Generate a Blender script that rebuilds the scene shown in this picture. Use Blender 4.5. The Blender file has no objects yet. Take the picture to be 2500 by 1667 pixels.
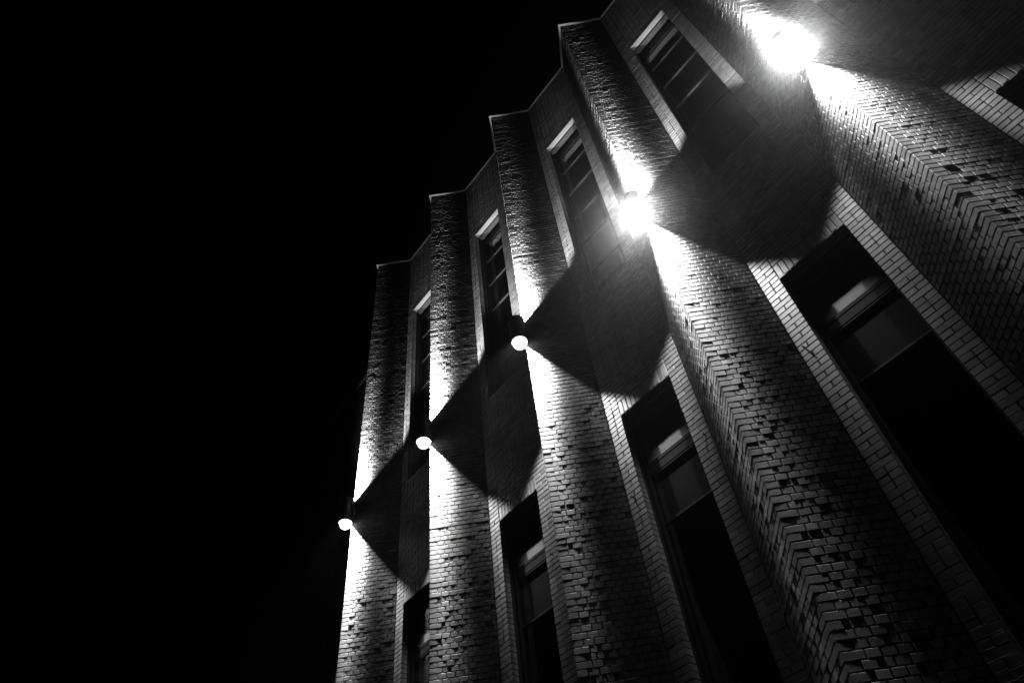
import bpy, math, random
import numpy as np
from mathutils import Matrix, Vector

# ------------------------------------------------------------------ camera, sky, exposure
scn = bpy.context.scene
C = scn.collection
CAM = np.array([2.336, -5.613, 1.6])
YAW, PITCH, ROLL, FPX = 0.81049, 0.86685, -0.13213, 1740.14      # focal length in pixels of a 2500 px wide frame

def camera_axes():
    cy, sy, cp, sp = math.cos(YAW), math.sin(YAW), math.cos(PITCH), math.sin(PITCH)
    f = np.array([-sy*cp, cy*cp, sp]); r = np.array([cy, sy, 0.0]); u = np.cross(r, f)
    cr, sr = math.cos(ROLL), math.sin(ROLL)
    return cr*r + sr*u, -sr*r + cr*u, f
RT, UP, FW = camera_axes()
cam_data = bpy.data.cameras.new('camera')
cam_data.sensor_width = 36.0
cam_data.lens = FPX/2500*36.0
cam_data.clip_start = 0.05
cam_data.clip_end = 2000
cam = bpy.data.objects.new('camera', cam_data)
C.objects.link(cam)
cam.matrix_world = Matrix(((RT[0], UP[0], -FW[0], CAM[0]), (RT[1], UP[1], -FW[1], CAM[1]),
                           (RT[2], UP[2], -FW[2], CAM[2]), (0, 0, 0, 1)))
scn.camera = cam

world = bpy.data.worlds.new('World'); scn.world = world; world.use_nodes = True
wn = world.node_tree.nodes; wl = world.node_tree.links
wn.clear()
sky = wn.new('ShaderNodeTexSky'); sky.sky_type = 'NISHITA'; sky.sun_disc = False
sky.sun_elevation = math.radians(-8); sky.sun_rotation = math.radians(200)
bw = wn.new('ShaderNodeRGBToBW'); bg = wn.new('ShaderNodeBackground'); wo = wn.new('ShaderNodeOutputWorld')
bg.inputs['Strength'].default_value = 0.02
wl.new(sky.outputs[0], bw.inputs[0]); wl.new(bw.outputs[0], bg.inputs['Color']); wl.new(bg.outputs[0], wo.inputs['Surface'])

vs = scn.view_settings
vs.view_transform = 'Standard'; vs.look = 'None'; vs.gamma = 1.0; vs.exposure = 0.0; vs.use_curve_mapping = False
scn.render.engine = 'CYCLES'
cy = scn.cycles
cy.max_bounces = 4; cy.diffuse_bounces = 0; cy.glossy_bounces = 2; cy.transmission_bounces = 2; cy.volume_bounces = 0
cy.transparent_max_bounces = 8
cy.caustics_reflective = False; cy.caustics_refractive = False
cy.sample_clamp_indirect = 4.0; cy.sample_clamp_direct = 0.0
cy.use_denoising = True; cy.denoiser = 'OPENIMAGEDENOISE'; cy.denoising_input_passes = 'RGB_ALBEDO_NORMAL'; cy.denoising_prefilter = 'ACCURATE'

SPOT_W = 6200.0
LENS_E = {'down': 2.2, 'up': 1.4}   # brightness of the glowing lenses
GLARE_HAZE_D = 0.00025

# ------------------------------------------------------------------ materials
def mat(name):
    m = bpy.data.materials.new(name); m.use_nodes = True
    nt = m.node_tree; nt.nodes.clear()
    out = nt.nodes.new('ShaderNodeOutputMaterial')
    return m, nt, out

def principled(nt, out, col, rough, spec=0.5, metal=0.0):
    b = nt.nodes.new('ShaderNodeBsdfPrincipled')
    b.inputs['Base Color'].default_value = (col, col, col, 1)
    b.inputs['Roughness'].default_value = rough
    b.inputs['Specular IOR Level'].default_value = spec
    b.inputs['Metallic'].default_value = metal
    nt.links.new(b.outputs[0], out.inputs['Surface'])
    return b

def math_node(nt, op, a, b=None, clamp=False):
    n = nt.nodes.new('ShaderNodeMath'); n.operation = op; n.use_clamp = clamp
    for i, v in enumerate((a, b)):
        if v is None: continue
        if isinstance(v, (int, float)): n.inputs[i].default_value = v
        else: nt.links.new(v, n.inputs[i])
    return n.outputs[0]

def grey_ramp(nt, fac, lo, hi):
    r = nt.nodes.new('ShaderNodeMapRange')
    r.inputs['To Min'].default_value = lo; r.inputs['To Max'].default_value = hi
    nt.links.new(fac, r.inputs['Value'])
    return r.outputs[0]

def noise(nt, scale, detail=3.0, rough=0.6):
    g = nt.nodes.new('ShaderNodeNewGeometry')
    n = nt.nodes.new('ShaderNodeTexNoise')
    n.inputs['Scale'].default_value = scale; n.inputs['Detail'].default_value = detail; n.inputs['Roughness'].default_value = rough
    nt.links.new(g.outputs['Position'], n.inputs['Vector'])
    return n.outputs[0]

def bump(nt, height, strength, dist, bsdf):
    b = nt.nodes.new('ShaderNodeBump')
    b.inputs['Strength'].default_value = strength; b.inputs['Distance'].default_value = dist
    nt.links.new(height, b.inputs['Height']); nt.links.new(b.outputs[0], bsdf.inputs['Normal'])

def brick_material(name, lo, hi, rough, bump_d):
    m, nt, out = mat(name)
    b = principled(nt, out, 0.3, rough, 0.45)
    g = nt.nodes.new('ShaderNodeNewGeometry'); oi = nt.nodes.new('ShaderNodeObjectInfo')
    tone = math_node(nt, 'FRACT', math_node(nt, 'ADD', g.outputs['Random Per Island'], oi.outputs['Random']))
    base = grey_ramp(nt, tone, lo, hi)
    patch = grey_ramp(nt, noise(nt, 22, 4), 0.72, 1.28)
    speck = grey_ramp(nt, noise(nt, 140, 2), 0.8, 1.2)
    gm = nt.nodes.new('ShaderNodeNewGeometry'); mp = nt.nodes.new('ShaderNodeMapping'); mp.inputs['Scale'].default_value = (1, 1, 0.12)
    ns = nt.nodes.new('ShaderNodeTexNoise'); ns.inputs['Scale'].default_value = 5.0; ns.inputs['Detail'].default_value = 5
    nt.links.new(gm.outputs['Position'], mp.inputs['Vector']); nt.links.new(mp.outputs[0], ns.inputs['Vector'])
    streak = grey_ramp(nt, ns.outputs[0], 0.6, 1.4)
    col = math_node(nt, 'MULTIPLY', math_node(nt, 'MULTIPLY', math_node(nt, 'MULTIPLY', base, patch), speck), streak)
    nt.links.new(col, b.inputs['Base Color'])
    h = math_node(nt, 'ADD', noise(nt, 55, 4, 0.65), math_node(nt, 'MULTIPLY', noise(nt, 210, 2), 0.4))
    bump(nt, h, 1.0, bump_d, b)
    return m

M_PIER = brick_material('rough_pier_brick', 0.18, 0.29, 0.58, 0.0024)
M_BAY = brick_material('smooth_bay_brick', 0.17, 0.30, 0.5, 0.0014)

m, nt, out = mat('mortar'); M_MORTAR = m
b = principled(nt, out, 0.2, 0.9, 0.2)
nt.links.new(grey_ramp(nt, noise(nt, 40, 4), 0.12, 0.3), b.inputs['Base Color'])
bump(nt, noise(nt, 90, 3), 1.0, 0.003, b)

def simple(name, col, rough, spec=0.5, metal=0.0, nscale=12, var=0.25, bd=0.0):
    m, nt, out = mat(name)
    b = principled(nt, out, col, rough, spec, metal)
    nt.links.new(grey_ramp(nt, noise(nt, nscale, 4), col*(1-var), col*(1+var)), b.inputs['Base Color'])
    if bd: bump(nt, noise(nt, nscale*6, 3), 1.0, bd, b)
    return m
M_COPING = simple('weathered_coping_metal', 0.22, 0.45, 0.5, 0.0)
M_DARK = simple('dark_window_metal', 0.006, 0.8, 0.06)
M_SOFFIT = simple('pale_painted_soffit', 0.7, 0.8, 0.2, nscale=9, var=0.12)
M_BAR = simple('grey_window_bar', 0.035, 0.6, 0.2)
M_LINTEL = simple('painted_lintel_plate', 0.14, 0.7, 0.2)
M_PANEL = simple('pale_blind_fabric', 0.62, 0.85, 0.1, nscale=30, var=0.12)
M_BLIND = simple('grey_blind_fabric', 0.022, 0.9, 0.1, nscale=30, var=0.15)
M_INNER = simple('dark_inner_wall', 0.015, 0.9, 0.1)
M_HOUSING = simple('black_lamp_metal', 0.012, 0.5, 0.3)
M_BAFFLE = simple('matt_black_baffle', 0.01, 0.9, 0.1)
M_GROUND = simple('asphalt', 0.05, 0.9, 0.2, nscale=3, var=0.3, bd=0.004)
M_PAVE = simple('concrete_paving', 0.2, 0.85, 0.2, nscale=6, var=0.2, bd=0.002)
M_WING = simple('dark_wing_cladding', 0.02, 0.5, 0.3)

m, nt, out = mat('window_glass'); M_GLASS = m
tr = nt.nodes.new('ShaderNodeBsdfTransparent'); tr.inputs[0].default_value = (0.82, 0.82, 0.82, 1)
gl = nt.nodes.new('ShaderNodeBsdfGlossy'); gl.inputs['Roughness'].default_value = 0.03
fr = nt.nodes.new('ShaderNodeLayerWeight'); fr.inputs['Blend'].default_value = 0.5
mx = nt.nodes.new('ShaderNodeMixShader')
fac = math_node(nt, 'ADD', math_node(nt, 'MULTIPLY', math_node(nt, 'POWER', fr.outputs['Facing'], 4.0), 0.6), 0.05, True)
nt.links.new(fac, mx.inputs[0]); nt.links.new(tr.outputs[0], mx.inputs[1]); nt.links.new(gl.outputs[0], mx.inputs[2])
bn = nt.nodes.new('ShaderNodeBump'); bn.inputs['Strength'].default_value = 0.5; bn.inputs['Distance'].default_value = 0.004
nt.links.new(noise(nt, 2.5, 1), bn.inputs['Height']); nt.links.new(bn.outputs[0], gl.inputs['Normal'])
nt.links.new(mx.outputs[0], out.inputs['Surface'])

M_LENS = {}
for way, e in LENS_E.items():
    m, nt, out = mat('glowing_lens_'+way); M_LENS[way] = m
    tr = nt.nodes.new('ShaderNodeBsdfTransparent')
    em = nt.nodes.new('ShaderNodeEmission'); em.inputs['Strength'].default_value = e
    ad = nt.nodes.new('ShaderNodeAddShader')
    nt.links.new(tr.outputs[0], ad.inputs[0]); nt.links.new(em.outputs[0], ad.inputs[1]); nt.links.new(ad.outputs[0], out.inputs['Surface'])

# ------------------------------------------------------------------ object helpers
def link(o, parent=None):
    C.objects.link(o)
    if parent is not None: o.parent = parent
    return o

def tag(o, label=None, cat=None, group=None, kind=None):
    if label: o['label'] = label
    if cat: o['category'] = cat
    if group: o['group'] = group
    if kind: o['kind'] = kind
    return o

def empty(name, loc=(0, 0, 0), parent=None):
    o = bpy.data.objects.new(name, None); o.location = loc
    return link(o, parent)

def mesh_from(name, verts, faces, material, smooth=False):
    me = bpy.data.meshes.new(name)
    me.from_pydata([tuple(v) for v in verts], [], faces)
    me.materials.append(material)
    if smooth:
        for p in me.polygons: p.use_smooth = True
    me.update()
    return me

def obj(name, me, parent=None, loc=(0, 0, 0)):
    o = bpy.data.objects.new(name, me); o.location = loc
    return link(o, parent)

class MB:
    def __init__(self): self.v = []; self.f = []
    def box(self, x0, x1, y0, y1, z0, z1):
        n = len(self.v)
        self.v += [(x, y, z) for z in (z0, z1) for (x, y) in ((x0, y0), (x1, y0), (x1, y1), (x0, y1))]
        self.f += [[n+i for i in q] for q in ((0, 3, 2, 1), (4, 5, 6, 7), (0, 1, 5, 4), (1, 2, 6, 5), (2, 3, 7, 6), (3, 0, 4, 7))]
        return self
    def prism(self, poly, z0, z1):
        n = len(self.v); k = len(poly)
        self.v += [(x, y, z0) for x, y in poly] + [(x, y, z1) for x, y in poly]
        self.f += [[n+i for i in range(k)][::-1], [n+k+i for i in range(k)]]
        self.f += [[n+i, n+(i+1) % k, n+k+(i+1) % k, n+k+i] for i in range(k)]
        return self
    def lathe(self, prof, seg=40, closed=False):
        """profile [(r, z)] turned about z"""
        n = len(self.v); k = len(prof)
        for s in range(seg):
            a = 2*math.pi*s/seg
            self.v += [(r*math.cos(a), r*math.sin(a), z) for r, z in prof]
        for s in range(seg):
            t = (s+1) % seg
            for i in range(k if closed else k-1):
                j = (i+1) % k
                self.f.append([n+s*k+i, n+t*k+i, n+t*k+j, n+s*k+j])
        return self
    def mesh(self, name, material, smooth=False): return mesh_from(name, self.v, self.f, material, smooth)

# ------------------------------------------------------------------ dimensions (metres, ground at z = 0)
P = 2.6                       # pier spacing
D = 0.636                     # pier depth and half width: faces at 45 degrees
UL, UR = 0.866, 1.734         # window opening from the pier axis
CH = 0.075                    # brick course
NC = 243                      # courses to the coping
ROOF = NC*CH
K_LSILL, K_LHEAD, K_USILL, K_UHEAD = 33, 105, 139, 210
LAMP_O = 0.13                 # lamp axis in front of the pier's edge
LAMP_B, LAMP_T = 9.71, 10.22  # lamp bottom and top
FACE = D*math.sqrt(2)
PIERS = [1, 2, 3, 4, 5, 6]    # pier 4 stands at x = 0
def px(i): return (i-4)*P
rng = np.random.default_rng(7)
random.seed(7)

# ------------------------------------------------------------------ ground
g = MB().box(-60, 60, -60, 60, -0.3, 0.0)
tag(obj('ground', g.mesh('ground', M_GROUND)), kind='structure')
pv = MB().box(-16, 12, -2.6, -0.66, 0.004, 0.12)
tag(obj('pavement', pv.mesh('pavement', M_PAVE)), kind='structure')

# ------------------------------------------------------------------ the building
building = tag(empty('brick_building'), 'tall dark brick building with sharp triangular piers and deep window bays', 'building')

# bricks: every brick is a bevelled block; frames give its place on its wall
def brick_template(w, h, depth, c=0.0035, b=0.003):
    hw, hh = w/2, h/2
    v = []
    for (a, e, n) in ((hw, hh, -depth), (hw, hh, -b), (hw-c, hh-c, 0.0)):
        v += [(-a, n, -e), (a, n, -e), (a, n, e), (-a, n, e)]
    f = [(8, 9, 10, 11)]
    for r in (0, 4):
        f += [(r+i, r+(i+1) % 4, r+4+(i+1) % 4, r+4+i) for i in range(4)]
    f.append((3, 2, 1, 0))
    return np.array(v, float), f            # local axes: u, n (outward), z

def quoin_template(a, b, h, c=0.004):
    """corner block: a along +u, b along +w (both back from the corner); local frame: u, w, z"""
    def ring(i, z):
        return [(i+c, i, z), (a, i, z), (a, b, z), (i, b, z), (i, i+c, z)]
    hh = h/2; v = ring(c, -hh) + ring(0, -hh+c) + ring(0, hh-c) + ring(c, hh)
    f = [(4, 3, 2, 1, 0), (15, 16, 17, 18, 19)]
    for r in (0, 5, 10):
        f += [(r+i, r+(i+1) % 5, r+5+(i+1) % 5, r+5+i) for i in range(5)]
    return np.array(v, float), f

class Bricks:
    """bricks of one pier or bay: each has a template key and a 4x4 local matrix"""
    def __init__(self): self.items = []
    def add(self, key, M, normals, size): self.items.append((key, M, normals, size))

TEMPL = {}
def templ(key):
    if key not in TEMPL:
        TEMPL[key] = quoin_template(*key[1:]) if key[0] == 'q' else brick_template(*key[1:])
    return TEMPL[key]
MESHES = {}
def brick_mesh(key, material):
    k = (key, material.name)
    if k not in MESHES:
        v, f = templ(key); MESHES[k] = mesh_from('brick', v, f, material)
    return MESHES[k]

def frame(origin, u, n, z=(0, 0, 1), pitch=0.0, yaw=0.0):
    u = np.array(u, float); n = np.array(n, float); z = np.array(z, float)
    n2 = n + pitch*z + yaw*u; n2 /= np.linalg.norm(n2)
    u2 = u - (u@n2)*n2; u2 /= np.linalg.norm(u2)
    z2 = np.cross(u2, n2); z2 = z2 if z2@z > 0 else -z2
    M = np.eye(4); M[:3, 0] = u2; M[:3, 1] = n2; M[:3, 2] = z2; M[:3, 3] = origin
    return M

S2 = 1/math.sqrt(2)
RU, RN = np.array([S2, S2, 0]), np.array([S2, -S2, 0])        # right face: along, outward
LU, LN = np.array([-S2, S2, 0]), np.array([-S2, -S2, 0])      # left face
APEX = np.array([0, -D, 0.0])
JOINT, BH = 0.010, 0.065

def pier_bricks():
    B = Bricks()
    wav = 0
    for k in range(NC):
        z = (k+0.5)*CH
        wav = 0.75*wav + rng.normal(0, 0.0011)
        bias = wav + rng.normal(0, 0.0014)
        row_out = rng.normal(0, 0.0005)
        even = k % 2 == 0
        a, b = (0.158, 0.1025) if even else (0.1025, 0.158)
        o = float(np.clip(rng.normal(0.0004, 0.0006), -0.0008, 0.002)) + row_out
        org = APEX + (RN+LN)*o*0.75 + np.array([0, 0, z+rng.normal(0, 0.0008)])
        M = np.eye(4); M[:3, 0] = RU; M[:3, 1] = LU; M[:3, 3] = org
        th = rng.normal(0, 0.006); Rz = np.eye(4); Rz[0, 0] = Rz[1, 1] = math.cos(th); Rz[0, 1] = -math.sin(th); Rz[1, 0] = math.sin(th)
        t2 = rng.normal(bias, 0.0025); Rt = np.eye(4)
        Rt[:3, :3] = np.array(Matrix.Rotation(t2*0.8, 3, Vector((1, -1, 0)).normalized()))
        B.add(('q', a, b, BH), M@Rz@Rt, (RN, LN), (a, b))
        for (u, n, first) in ((RU, RN, a), (LU, LN, b)):
            s = first + JOINT
            while s < FACE - 0.03:
                w = min(0.1025, FACE - 0.004 - s)
                if FACE - (s+w) < 0.045: w = FACE - 0.004 - s
                w = round(w, 4)
                out = np.clip(rng.normal(0.0005, 0.0007), -0.0014, 0.003) + row_out
                if rng.random() < 0.04: out += rng.uniform(0.001, 0.0035)
                pos = APEX + u*(s+w/2) + n*out + np.array([0, 0, z+rng.normal(0, 0.0009)])
                ww = w if w != 0.1025 else 0.1025
                B.add(('b', ww, BH, 0.03), frame(pos, u, n, pitch=rng.normal(bias, 0.0033), yaw=rng.normal(0, 0.006)), (n,), (ww, BH))
                s += w + JOINT
    return B

def bay_bricks():
    """local x from the pier axis on the left; face at y = 0 looking to -y"""
    B = Bricks()
    n = np.array([0, -1.0, 0]); u = np.array([1.0, 0, 0])
    def put(x0, x1, z0, z1, count):
        pw = (x1-x0)/count
        for j in range(count):
            w = round(pw-JOINT, 4); h = round(z1-z0-JOINT, 4)
            pos = np.array([x0+(j+0.5)*pw, -rng.normal(0.001, 0.0011), (z0+z1)/2+rng.normal(0, 0.0006)])
            B.add(('b', w, h, 0.1), frame(pos, u, n, pitch=rng.normal(0, 0.005), yaw=rng.normal(0, 0.006)), (n,), (w, h))
    for k in range(NC):
        z0, z1 = k*CH, (k+1)*CH
        st = k % 2 == 0
        for (x0, x1) in ((D+0.004, UL+JOINT/2), (UR-JOINT/2, P-D-0.004)):
            r = rng.random()
            put(x0, x1, z0, z1, 1 if (st and r < 0.85) else 2)
        if K_LSILL <= k < K_LHEAD or K_USILL <= k < K_UHEAD: continue
        if k in (K_LHEAD, K_UHEAD):
            put(UL+JOINT/2, UR-JOINT/2, z0, z0+3*CH, 12); continue
        if k in (K_LHEAD+1, K_LHEAD+2, K_UHEAD+1, K_UHEAD+2): continue
        put(UL+JOINT/2, UR-JOINT/2, z0, z1, 4 if st else 8)
    return B

# plan outline of the facade, for finding out which bricks the camera can see
OUT = []
for i in PIERS:
    x = px(i); OUT += [(x-D, 0), (x, -D), (x+D, 0)]
SEG = [(np.array(OUT[i]), np.array(OUT[i+1])) for i in range(len(OUT)-1)]
LAMPS = [np.array([px(i), -D-LAMP_O, (LAMP_B+LAMP_T)/2]) for i in PIERS]

def rank_bricks(items, x_off):
    """projected size in the photograph (2500 px wide), 0 when out of view or in the dark"""
    pos = np.array([M[:3, 3] for _, M, _, _ in items]) + np.array([x_off, 0, 0])
    d = pos - CAM
    dist = np.linalg.norm(d, axis=1)
    q = np.stack([d@RT, d@UP, d@FW], 1)
    uu = 1250+FPX*q[:, 0]/q[:, 2]; vv = 833.5-FPX*q[:, 1]/q[:, 2]
    inside = (q[:, 2] > 0) & (uu > 8) & (uu < 2492) & (vv > 8) & (vv < 1659)
    area = np.zeros(len(items))
    for j, (key, M, normals, size) in enumerate(items):
        if not inside[j]: continue
        a = 0
        for t, nn in enumerate(normals):
            c = -(d[j]@nn)/dist[j]
            if c > 0.05:
                ww, hh = (size if len(normals) == 1 else (size[t], BH))
                a += ww*hh*c*(FPX/dist[j])**2
        area[j] = a
    cam2 = CAM[:2]
    for (A, Bp) in SEG:
        e = Bp-A
        for j in np.nonzero(area)[0]:
            r = (pos[j, :2]-cam2); r = r*(1-0.06/np.linalg.norm(r))
            den = r[0]*e[1]-r[1]*e[0]
            if abs(den) < 1e-9: continue
            w = A-cam2
            t = (w[0]*e[1]-w[1]*e[0])/den; s = (w[0]*r[1]-w[1]*r[0])/den
            if 0 < t < 1 and 0 < s < 1: area[j] = 0
    lit = np.zeros(len(items))
    for L in LAMPS:
        dz = np.abs(pos[:, 2]-L[2]); r = np.linalg.norm(pos[:, :2]-L[:2], axis=1)
        ok = (r < 0.62*(dz-0.08)+0.15)
        lit = np.maximum(lit, np.where(ok, 1/(dz**2+r**2), 0))
    return np.where(lit > 0.018, area, 0)

def place_bricks(B, parent, material, x_off, limit):
    area = rank_bricks(B.items, x_off) if limit else np.zeros(len(B.items))
    order = [j for j in np.argsort(-area)[:limit] if area[j] > 12]
    chosen = set(order)
    for j in order:
        key, M, _, _ = B.items[j]
        o = bpy.data.objects.new('brick', brick_mesh(key, material))
        C.objects.link(o); o.parent = parent; o.matrix_basis = Matrix(M.tolist())
    V = []; F = []; n = 0
    for j, (key, M, _, _) in enumerate(B.items):
        if j in chosen: continue
        v, f = templ(key)
        V.append(v@M[:3, :3].T + M[:3, 3]); F += [tuple(i+n for i in q) for q in f]; n += len(v)
    me = bpy.data.meshes.new('brickwork')
    me.from_pydata(np.concatenate(V).tolist(), [], F)
    me.materials.append(material)
    tag(obj('brickwork', me, parent), kind='stuff')
    return len(chosen)

# pier core: mortar, set back behind the brick faces
REC = 0.013
def pier_core():
    c = REC*math.sqrt(2)
    return MB().prism([(0, -D+c), (D-c+0.02, 0.02), (D-c+0.02, 0.1), (-(D-c)-0.02, 0.1), (-(D-c)-0.02, 0.02)][::1], 0, ROOF-0.002).mesh('pier', M_MORTAR)
def bay_core():
    mb = MB()
    x0, x1 = D-0.01, P-D+0.01
    r = REC
    zl0, zl1, zu0, zu1 = (k*CH for k in (K_LSILL, K_LHEAD, K_USILL, K_UHEAD))
    top = ROOF-0.003
    mb.box(x0, UL-r, r, 0.098, 0, top); mb.box(UR+r, x1, r, 0.098, 0, top)
    for (a, b) in ((0, zl0-r), (zl1+r, zu0-r), (zu1+r, top)):
        mb.box(UL-r, UR+r, r+0.0005, 0.0975, a, b)
    return mb.mesh('bay_wall', M_MORTAR)

PIER_ME, BAY_ME = pier_core(), bay_core()
LIMIT_PIER = {1: 220, 2: 300, 3: 300, 4: 300, 5: 300, 6: 0}
LIMIT_BAY = {1: 160, 2: 240, 3: 300, 4: 300, 5: 120}
pier_obj = {}
for i in PIERS:
    p_ = obj('pier', PIER_ME, building, (px(i), 0, 0)); pier_obj[i] = p_
    place_bricks(pier_bricks(), p_, M_PIER, px(i), LIMIT_PIER[i])
for i in PIERS[:-1]:
    b_ = obj('bay_wall', BAY_ME, building, (px(i), 0, 0))
    place_bricks(bay_bricks(), b_, M_BAY, px(i), LIMIT_BAY[i])

# coping: one triangular cap on each pier, one strip on each bay
def coping_mesh():
    e = 0.045; t = 0.05
    h = e*math.sqrt(2)
    return MB().prism([(0, -D-h), (D+h-0.02, -0.02), (D, 0.3), (-D, 0.3), (-(D+h-0.02), -0.02)], ROOF, ROOF+t).mesh('coping', M_COPING)
cap = coping_mesh()
strip = MB().box(D+0.055, P-D-0.055, -0.03, 0.3, ROOF+0.001, ROOF+0.049).mesh('coping', M_COPING)
for i in PIERS: obj('coping', cap, building, (px(i), 0, 0))
for i in PIERS[:-1]: obj('coping', strip, building, (px(i), 0, 0))

# inner walls: the dark building behind the brick skin, with a niche behind each window
mb = MB()
X0, X1 = px(1)-D, px(6)+D
zl0, zl1, zu0, zu1 = (k*CH for k in (K_LSILL, K_LHEAD, K_USILL, K_UHEAD))
edges = [X0] + sum([[px(i)+UL-0.012, px(i)+UR+0.012] for i in PIERS[:-1]], []) + [X1]
for j in range(0, len(edges), 2):
    mb.box(edges[j], edges[j+1], 0.11, 1.4, 0, ROOF-0.004)
for i in PIERS[:-1]:
    xa, xb = px(i)+UL-0.012, px(i)+UR+0.012
    for (a, b) in ((0, zl0-0.02), (zl1+0.02, zu0-0.02), (zu1+0.02, ROOF-0.004)): mb.box(xa, xb, 0.112, 1.4, a, b)
mb.box(X0, X1, 1.4, 9.0, 0, ROOF-0.004)
obj('inner_wall', mb.mesh('inner_wall', M_INNER), building)
obj('roof', MB().box(X0, X1, 0.3, 9.0, ROOF-0.003, ROOF+0.03).mesh('roof', M_INNER), building)

# ------------------------------------------------------------------ windows
def window_meshes(upper):
    """frame, rails, bars, blinds and panes of one window; local x from the pier axis"""
    z0, z1 = (zu0, zu1) if upper else (zl0, zl1)
    YG = 0.262 if upper else 0.212           # glass
    M = []
    xa, xb = UL-0.008, UR+0.008
    M.append(('lintel_plate', MB().box(xa+0.004, xb-0.004, 0.126, 0.222 if upper else 0.17, z1-0.003, z1+0.012).mesh('lintel_plate', M_LINTEL)))
    M.append(('soffit', MB().box(xa+0.006, xb-0.006, 0.004, 0.1, z1-0.004, z1+0.003).mesh('soffit', M_SOFFIT)))
    fr = MB()
    fr.box(xa, xa+0.045, YG-0.05, YG+0.05, z0, z1-0.006); fr.box(xb-0.045, xb, YG-0.05, YG+0.05, z0, z1-0.006)
    M.append(('frame', fr.mesh('frame', M_DARK)))
    hz = z1-0.15
    M.append(('head_rail', MB().box(xa+0.045, xb-0.045, YG-0.03, YG+0.03, hz, z1-0.007).mesh('head_rail', M_DARK)))
    M.append(('sill', MB().box(xa, xb, 0.02, YG+0.05, z0-0.012, z0+0.03).mesh('sill', M_DARK)))
    bars = [z1-d for d in ((0.95, 1.82, 2.70, 3.57, 4.44) if upper else (1.62,))]
    for z in bars:
        M.append(('transom', MB().box(xa+0.046, xb-0.046, YG-0.016, YG+0.02, z-0.014, z+0.014).mesh('transom', M_BAR if upper else M_DARK)))
    if upper:
        lev = [hz] + bars + [z0+0.03]
        half = [0.0] + [0.014]*len(bars) + [0.0]
    else:
        t1, t0 = z1-0.76, z1-0.96
        tb = MB().box(xa+0.046, xb-0.046, YG-0.012, YG+0.03, t0, t1)
        for z in (t0+0.03, t0+0.15): tb.box(xa+0.046, xb-0.046, YG-0.017, YG-0.012, z, z+0.02)
        M.append(('transom', tb.mesh('transom', M_DARK)))
        lev = [hz, (t0+t1)/2] + bars + [z0+0.03]
        half = [0.0, 0.1] + [0.014]*len(bars) + [0.0]
        M.append(('pale_blind', MB().box(xa+0.05, xb-0.05, YG+0.022, YG+0.029, t1+0.002, hz-0.002).mesh('pale_blind', M_PANEL)))
        M.append(('grey_blind', MB().box(xa+0.05, xb-0.05, YG+0.024, YG+0.031, bars[0]+0.016, t0-0.002).mesh('grey_blind', M_BLIND)))
    for j in range(len(lev)-1):
        M.append(('pane', MB().box(xa+0.044, xb-0.044, YG, YG+0.006, lev[j+1]+half[j+1], lev[j]-half[j]).mesh('pane', M_GLASS)))
    return M
WU, WL = window_meshes(True), window_meshes(False)
for i in PIERS[:-1]:
    for meshes in (WU, WL):
        w = empty('window', (px(i), 0, 0), building)
        for name, me in meshes: obj(name, me, w)

# small iron hooks left in the brick strips beside the lower windows
hk = MB(); hk.lathe([(0.0, 0.0), (0.009, 0.0), (0.009, 0.035), (0.0, 0.035)], 10); hk.box(-0.006, 0.006, -0.006, 0.006, 0.03, 0.05)
HOOK = hk.mesh('wall_hook', M_BAR)
for (x, z) in ((-1.868, 6.66), (-0.697, 6.735), (-3.341, 6.74), (0.712, 6.83)):
    h = obj('wall_hook', HOOK, building, (x, 0.0, z)); h.rotation_euler = (math.radians(90), 0, 0)

# ------------------------------------------------------------------ lower wing beyond the last pier
wing = tag(empty('lower_wing', (px(1)-D, 0, 0)), 'lower dark wing of the building beyond the farthest pier', 'building')
WH = 15.28
wall = MB().box(-7.5, -0.004, 0.02, 8.0, 0, WH).mesh('wall', M_WING)
obj('wall', wall, wing)
for j in range(6):
    obj('cladding_panel', MB().box(-7.4+j*1.22, -7.4+j*1.22+1.2, 0.0, 0.018, 0.2, WH-0.2).mesh('cladding_panel', M_WING), wing)
obj('coping', MB().box(-7.6, -0.006, -0.05, 8.1, WH+0.002, WH+0.12).mesh('coping', M_BAR), wing)

# ------------------------------------------------------------------ wall lamps
RO, RI = 0.122, 0.117
LH = LAMP_T-LAMP_B
def lamp_meshes():
    tube = MB().lathe([(RO, 0.004), (RO-0.004, 0), (RI, 0), (RI, 0.22)], 48)
    tube.lathe([(RI, LH-0.22), (RI, LH), (RO-0.004, LH), (RO, LH-0.004), (RO, 0.004)], 48)
    me_h = tube.mesh('housing', M_HOUSING, False)
    disc = MB().lathe([(0.0, 0.222), (RI+0.001, 0.222)], 48).lathe([(0.0, LH-0.222), (RI+0.001, LH-0.222)], 48).mesh('baffle', M_BAFFLE)
    dome = [(max(0.0, 0.102*math.sin(a)), -0.028-0.102*math.cos(a)) for a in [math.radians(d) for d in range(0, 111, 10)]] + [(RI-0.001, 0.008)]
    lens_lo = MB().lathe(dome, 48).mesh('lens', M_LENS['down'], True)
    lens_hi = MB().lathe([(0.0, LH-0.008), (RI-0.001, LH-0.008)], 48).mesh('lens', M_LENS['up'])
    br = MB().box(-0.03, 0.03, RO-0.012, LAMP_O+0.045, LH/2-0.07, LH/2+0.07).mesh('bracket', M_HOUSING)
    return me_h, disc, lens_lo, lens_hi, br
LM = lamp_meshes()
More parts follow.
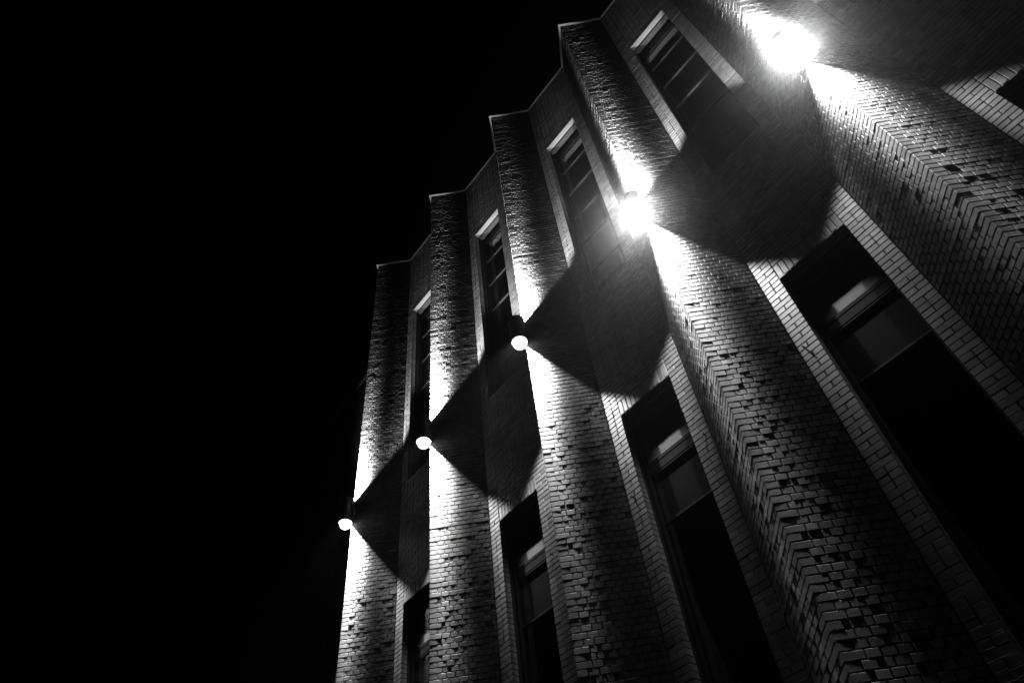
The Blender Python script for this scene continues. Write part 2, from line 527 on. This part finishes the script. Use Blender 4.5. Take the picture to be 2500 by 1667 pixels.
lamp_labels = {
    1: 'small glowing cylinder wall lamp on the farthest pier, lowest of the row',
    2: 'round glowing wall lamp on the second pier from the far end',
    3: 'bright round wall lamp on the middle pier beside the dark bay',
    4: 'dazzling wall lamp on the pier with both faces lit, glare around it',
    5: 'blown-out wall lamp at the top of the nearest pier',
    6: 'dim cylinder wall lamp on the pier beyond the nearest lit pier',
}
RECESS = 0.18
POWER = {1: 1.0, 2: 1.08, 3: 0.95, 4: 0.92, 5: 0.52, 6: 0.3}
FORWARD = {1: 0.1, 2: 0.3, 3: 0.7, 4: 2.6, 5: 1.7, 6: 0.7}      # made-up gain of each beam away from the wall, for lamp glare
def beam_profile(ld, up, forward):
    """light distribution made up to deepen the contrast: an oval beam, wide towards and away from the wall, narrow along it, weaker on its axis"""
    ld.use_nodes = True
    nt = ld.node_tree; nt.nodes.clear()
    out = nt.nodes.new('ShaderNodeOutputLight'); em = nt.nodes.new('ShaderNodeEmission')
    tc = nt.nodes.new('ShaderNodeTexCoord'); sp = nt.nodes.new('ShaderNodeSeparateXYZ')
    nt.links.new(tc.outputs['Normal'], sp.inputs[0])
    x2 = math_node(nt, 'POWER', math_node(nt, 'ABSOLUTE', sp.outputs[0]), 2.0)
    y2 = math_node(nt, 'POWER', math_node(nt, 'ABSOLUTE', sp.outputs[1]), 2.0)
    r = math_node(nt, 'SQRT', math_node(nt, 'ADD', math_node(nt, 'ADD', x2, y2), 1e-8))
    side = math_node(nt, 'DIVIDE', math_node(nt, 'ABSOLUTE', sp.outputs[1]), r)
    t = math_node(nt, 'DIVIDE', r, math_node(nt, 'ADD', math_node(nt, 'ABSOLUTE', sp.outputs[2]), 1e-4))
    def smooth(v, a, b, lo, hi):
        n = nt.nodes.new('ShaderNodeMapRange'); n.interpolation_type = 'SMOOTHSTEP'
        for k, w in zip(('From Min', 'From Max', 'To Min', 'To Max'), (a, b, lo, hi)): n.inputs[k].default_value = w
        nt.links.new(v, n.inputs['Value']); return n.outputs[0]
    az = math_node(nt, 'ADD', smooth(side, 0.36, 0.62, 0.002, 0.22), smooth(side, 0.80, 0.99, 0.0, 2.3))
    az = math_node(nt, 'SUBTRACT', az, smooth(side, 0.752, 0.80, 0.0, 0.185))
    face = smooth(side, 0.76, 0.86, 0.0, 1.0)
    m = math_node(nt, 'MULTIPLY', face, smooth(t, 0.015, 0.12, 0.15, 1.0))
    po = math_node(nt, 'MAXIMUM', smooth(t, 0.05, 0.5, 0.16, 1.0) if up else smooth(t, 0.14, 0.6, 0.012, 1.0), m)
    edge = math_node(nt, 'MAXIMUM', smooth(t, 0.3, 0.62, 1.0, 0.3), math_node(nt, 'SUBTRACT', 1.0, face))
    fwd = smooth(math_node(nt, 'DIVIDE', math_node(nt, 'MULTIPLY', sp.outputs[1], 1.0 if up else -1.0), r), 0.4, 0.85, 0.0, 1.0)   # the half turned away from the wall
    po = math_node(nt, 'ADD', math_node(nt, 'MULTIPLY', po, edge), math_node(nt, 'MULTIPLY', fwd, forward))
    nt.links.new(math_node(nt, 'MULTIPLY', az, po), em.inputs['Strength'])
    nt.links.new(em.outputs[0], out.inputs['Surface'])
for i in PIERS:
    L = tag(empty('wall_lamp', (px(i), -D-LAMP_O, LAMP_B)), lamp_labels[i], 'lamp', 'up and down lights on the piers')
    for name, me in zip(('housing', 'baffle', 'lens', 'lens', 'bracket'), LM): obj(name, me, L)
    for up in (False, True):
        ld = bpy.data.lights.new('lamp_beam', 'SPOT')
        ld.energy = SPOT_W*POWER[i]; ld.spot_size = math.radians(74); ld.spot_blend = 0.25; ld.shadow_soft_size = 0.018 if up else 0.04
        beam_profile(ld, up, FORWARD[i])
        lo = bpy.data.objects.new('lamp_beam', ld); link(lo, L)
        lo.location = (0, 0, LH-RECESS if up else RECESS)
        lo.rotation_euler = ((math.pi if up else 0)+random.gauss(0, 0.005), random.gauss(0, 0.006), 0)

# ------------------------------------------------------------------ thin volume added to imitate lens glare around the lamps
if GLARE_HAZE_D > 0:
    m, nt, out = mat('added_glare_haze')
    pvn = nt.nodes.new('ShaderNodeVolumePrincipled')
    pvn.inputs['Color'].default_value = (0.9, 0.9, 0.9, 1); pvn.inputs['Density'].default_value = GLARE_HAZE_D; pvn.inputs['Anisotropy'].default_value = 0.978
    nt.links.new(pvn.outputs[0], out.inputs['Volume']); m.cycles.volume_sampling = 'EQUIANGULAR'
    hz = obj('glare_haze', MB().box(-62, 62, -62, 62, -1.3, 21).mesh('glare_haze', m)); tag(hz, kind='stuff')
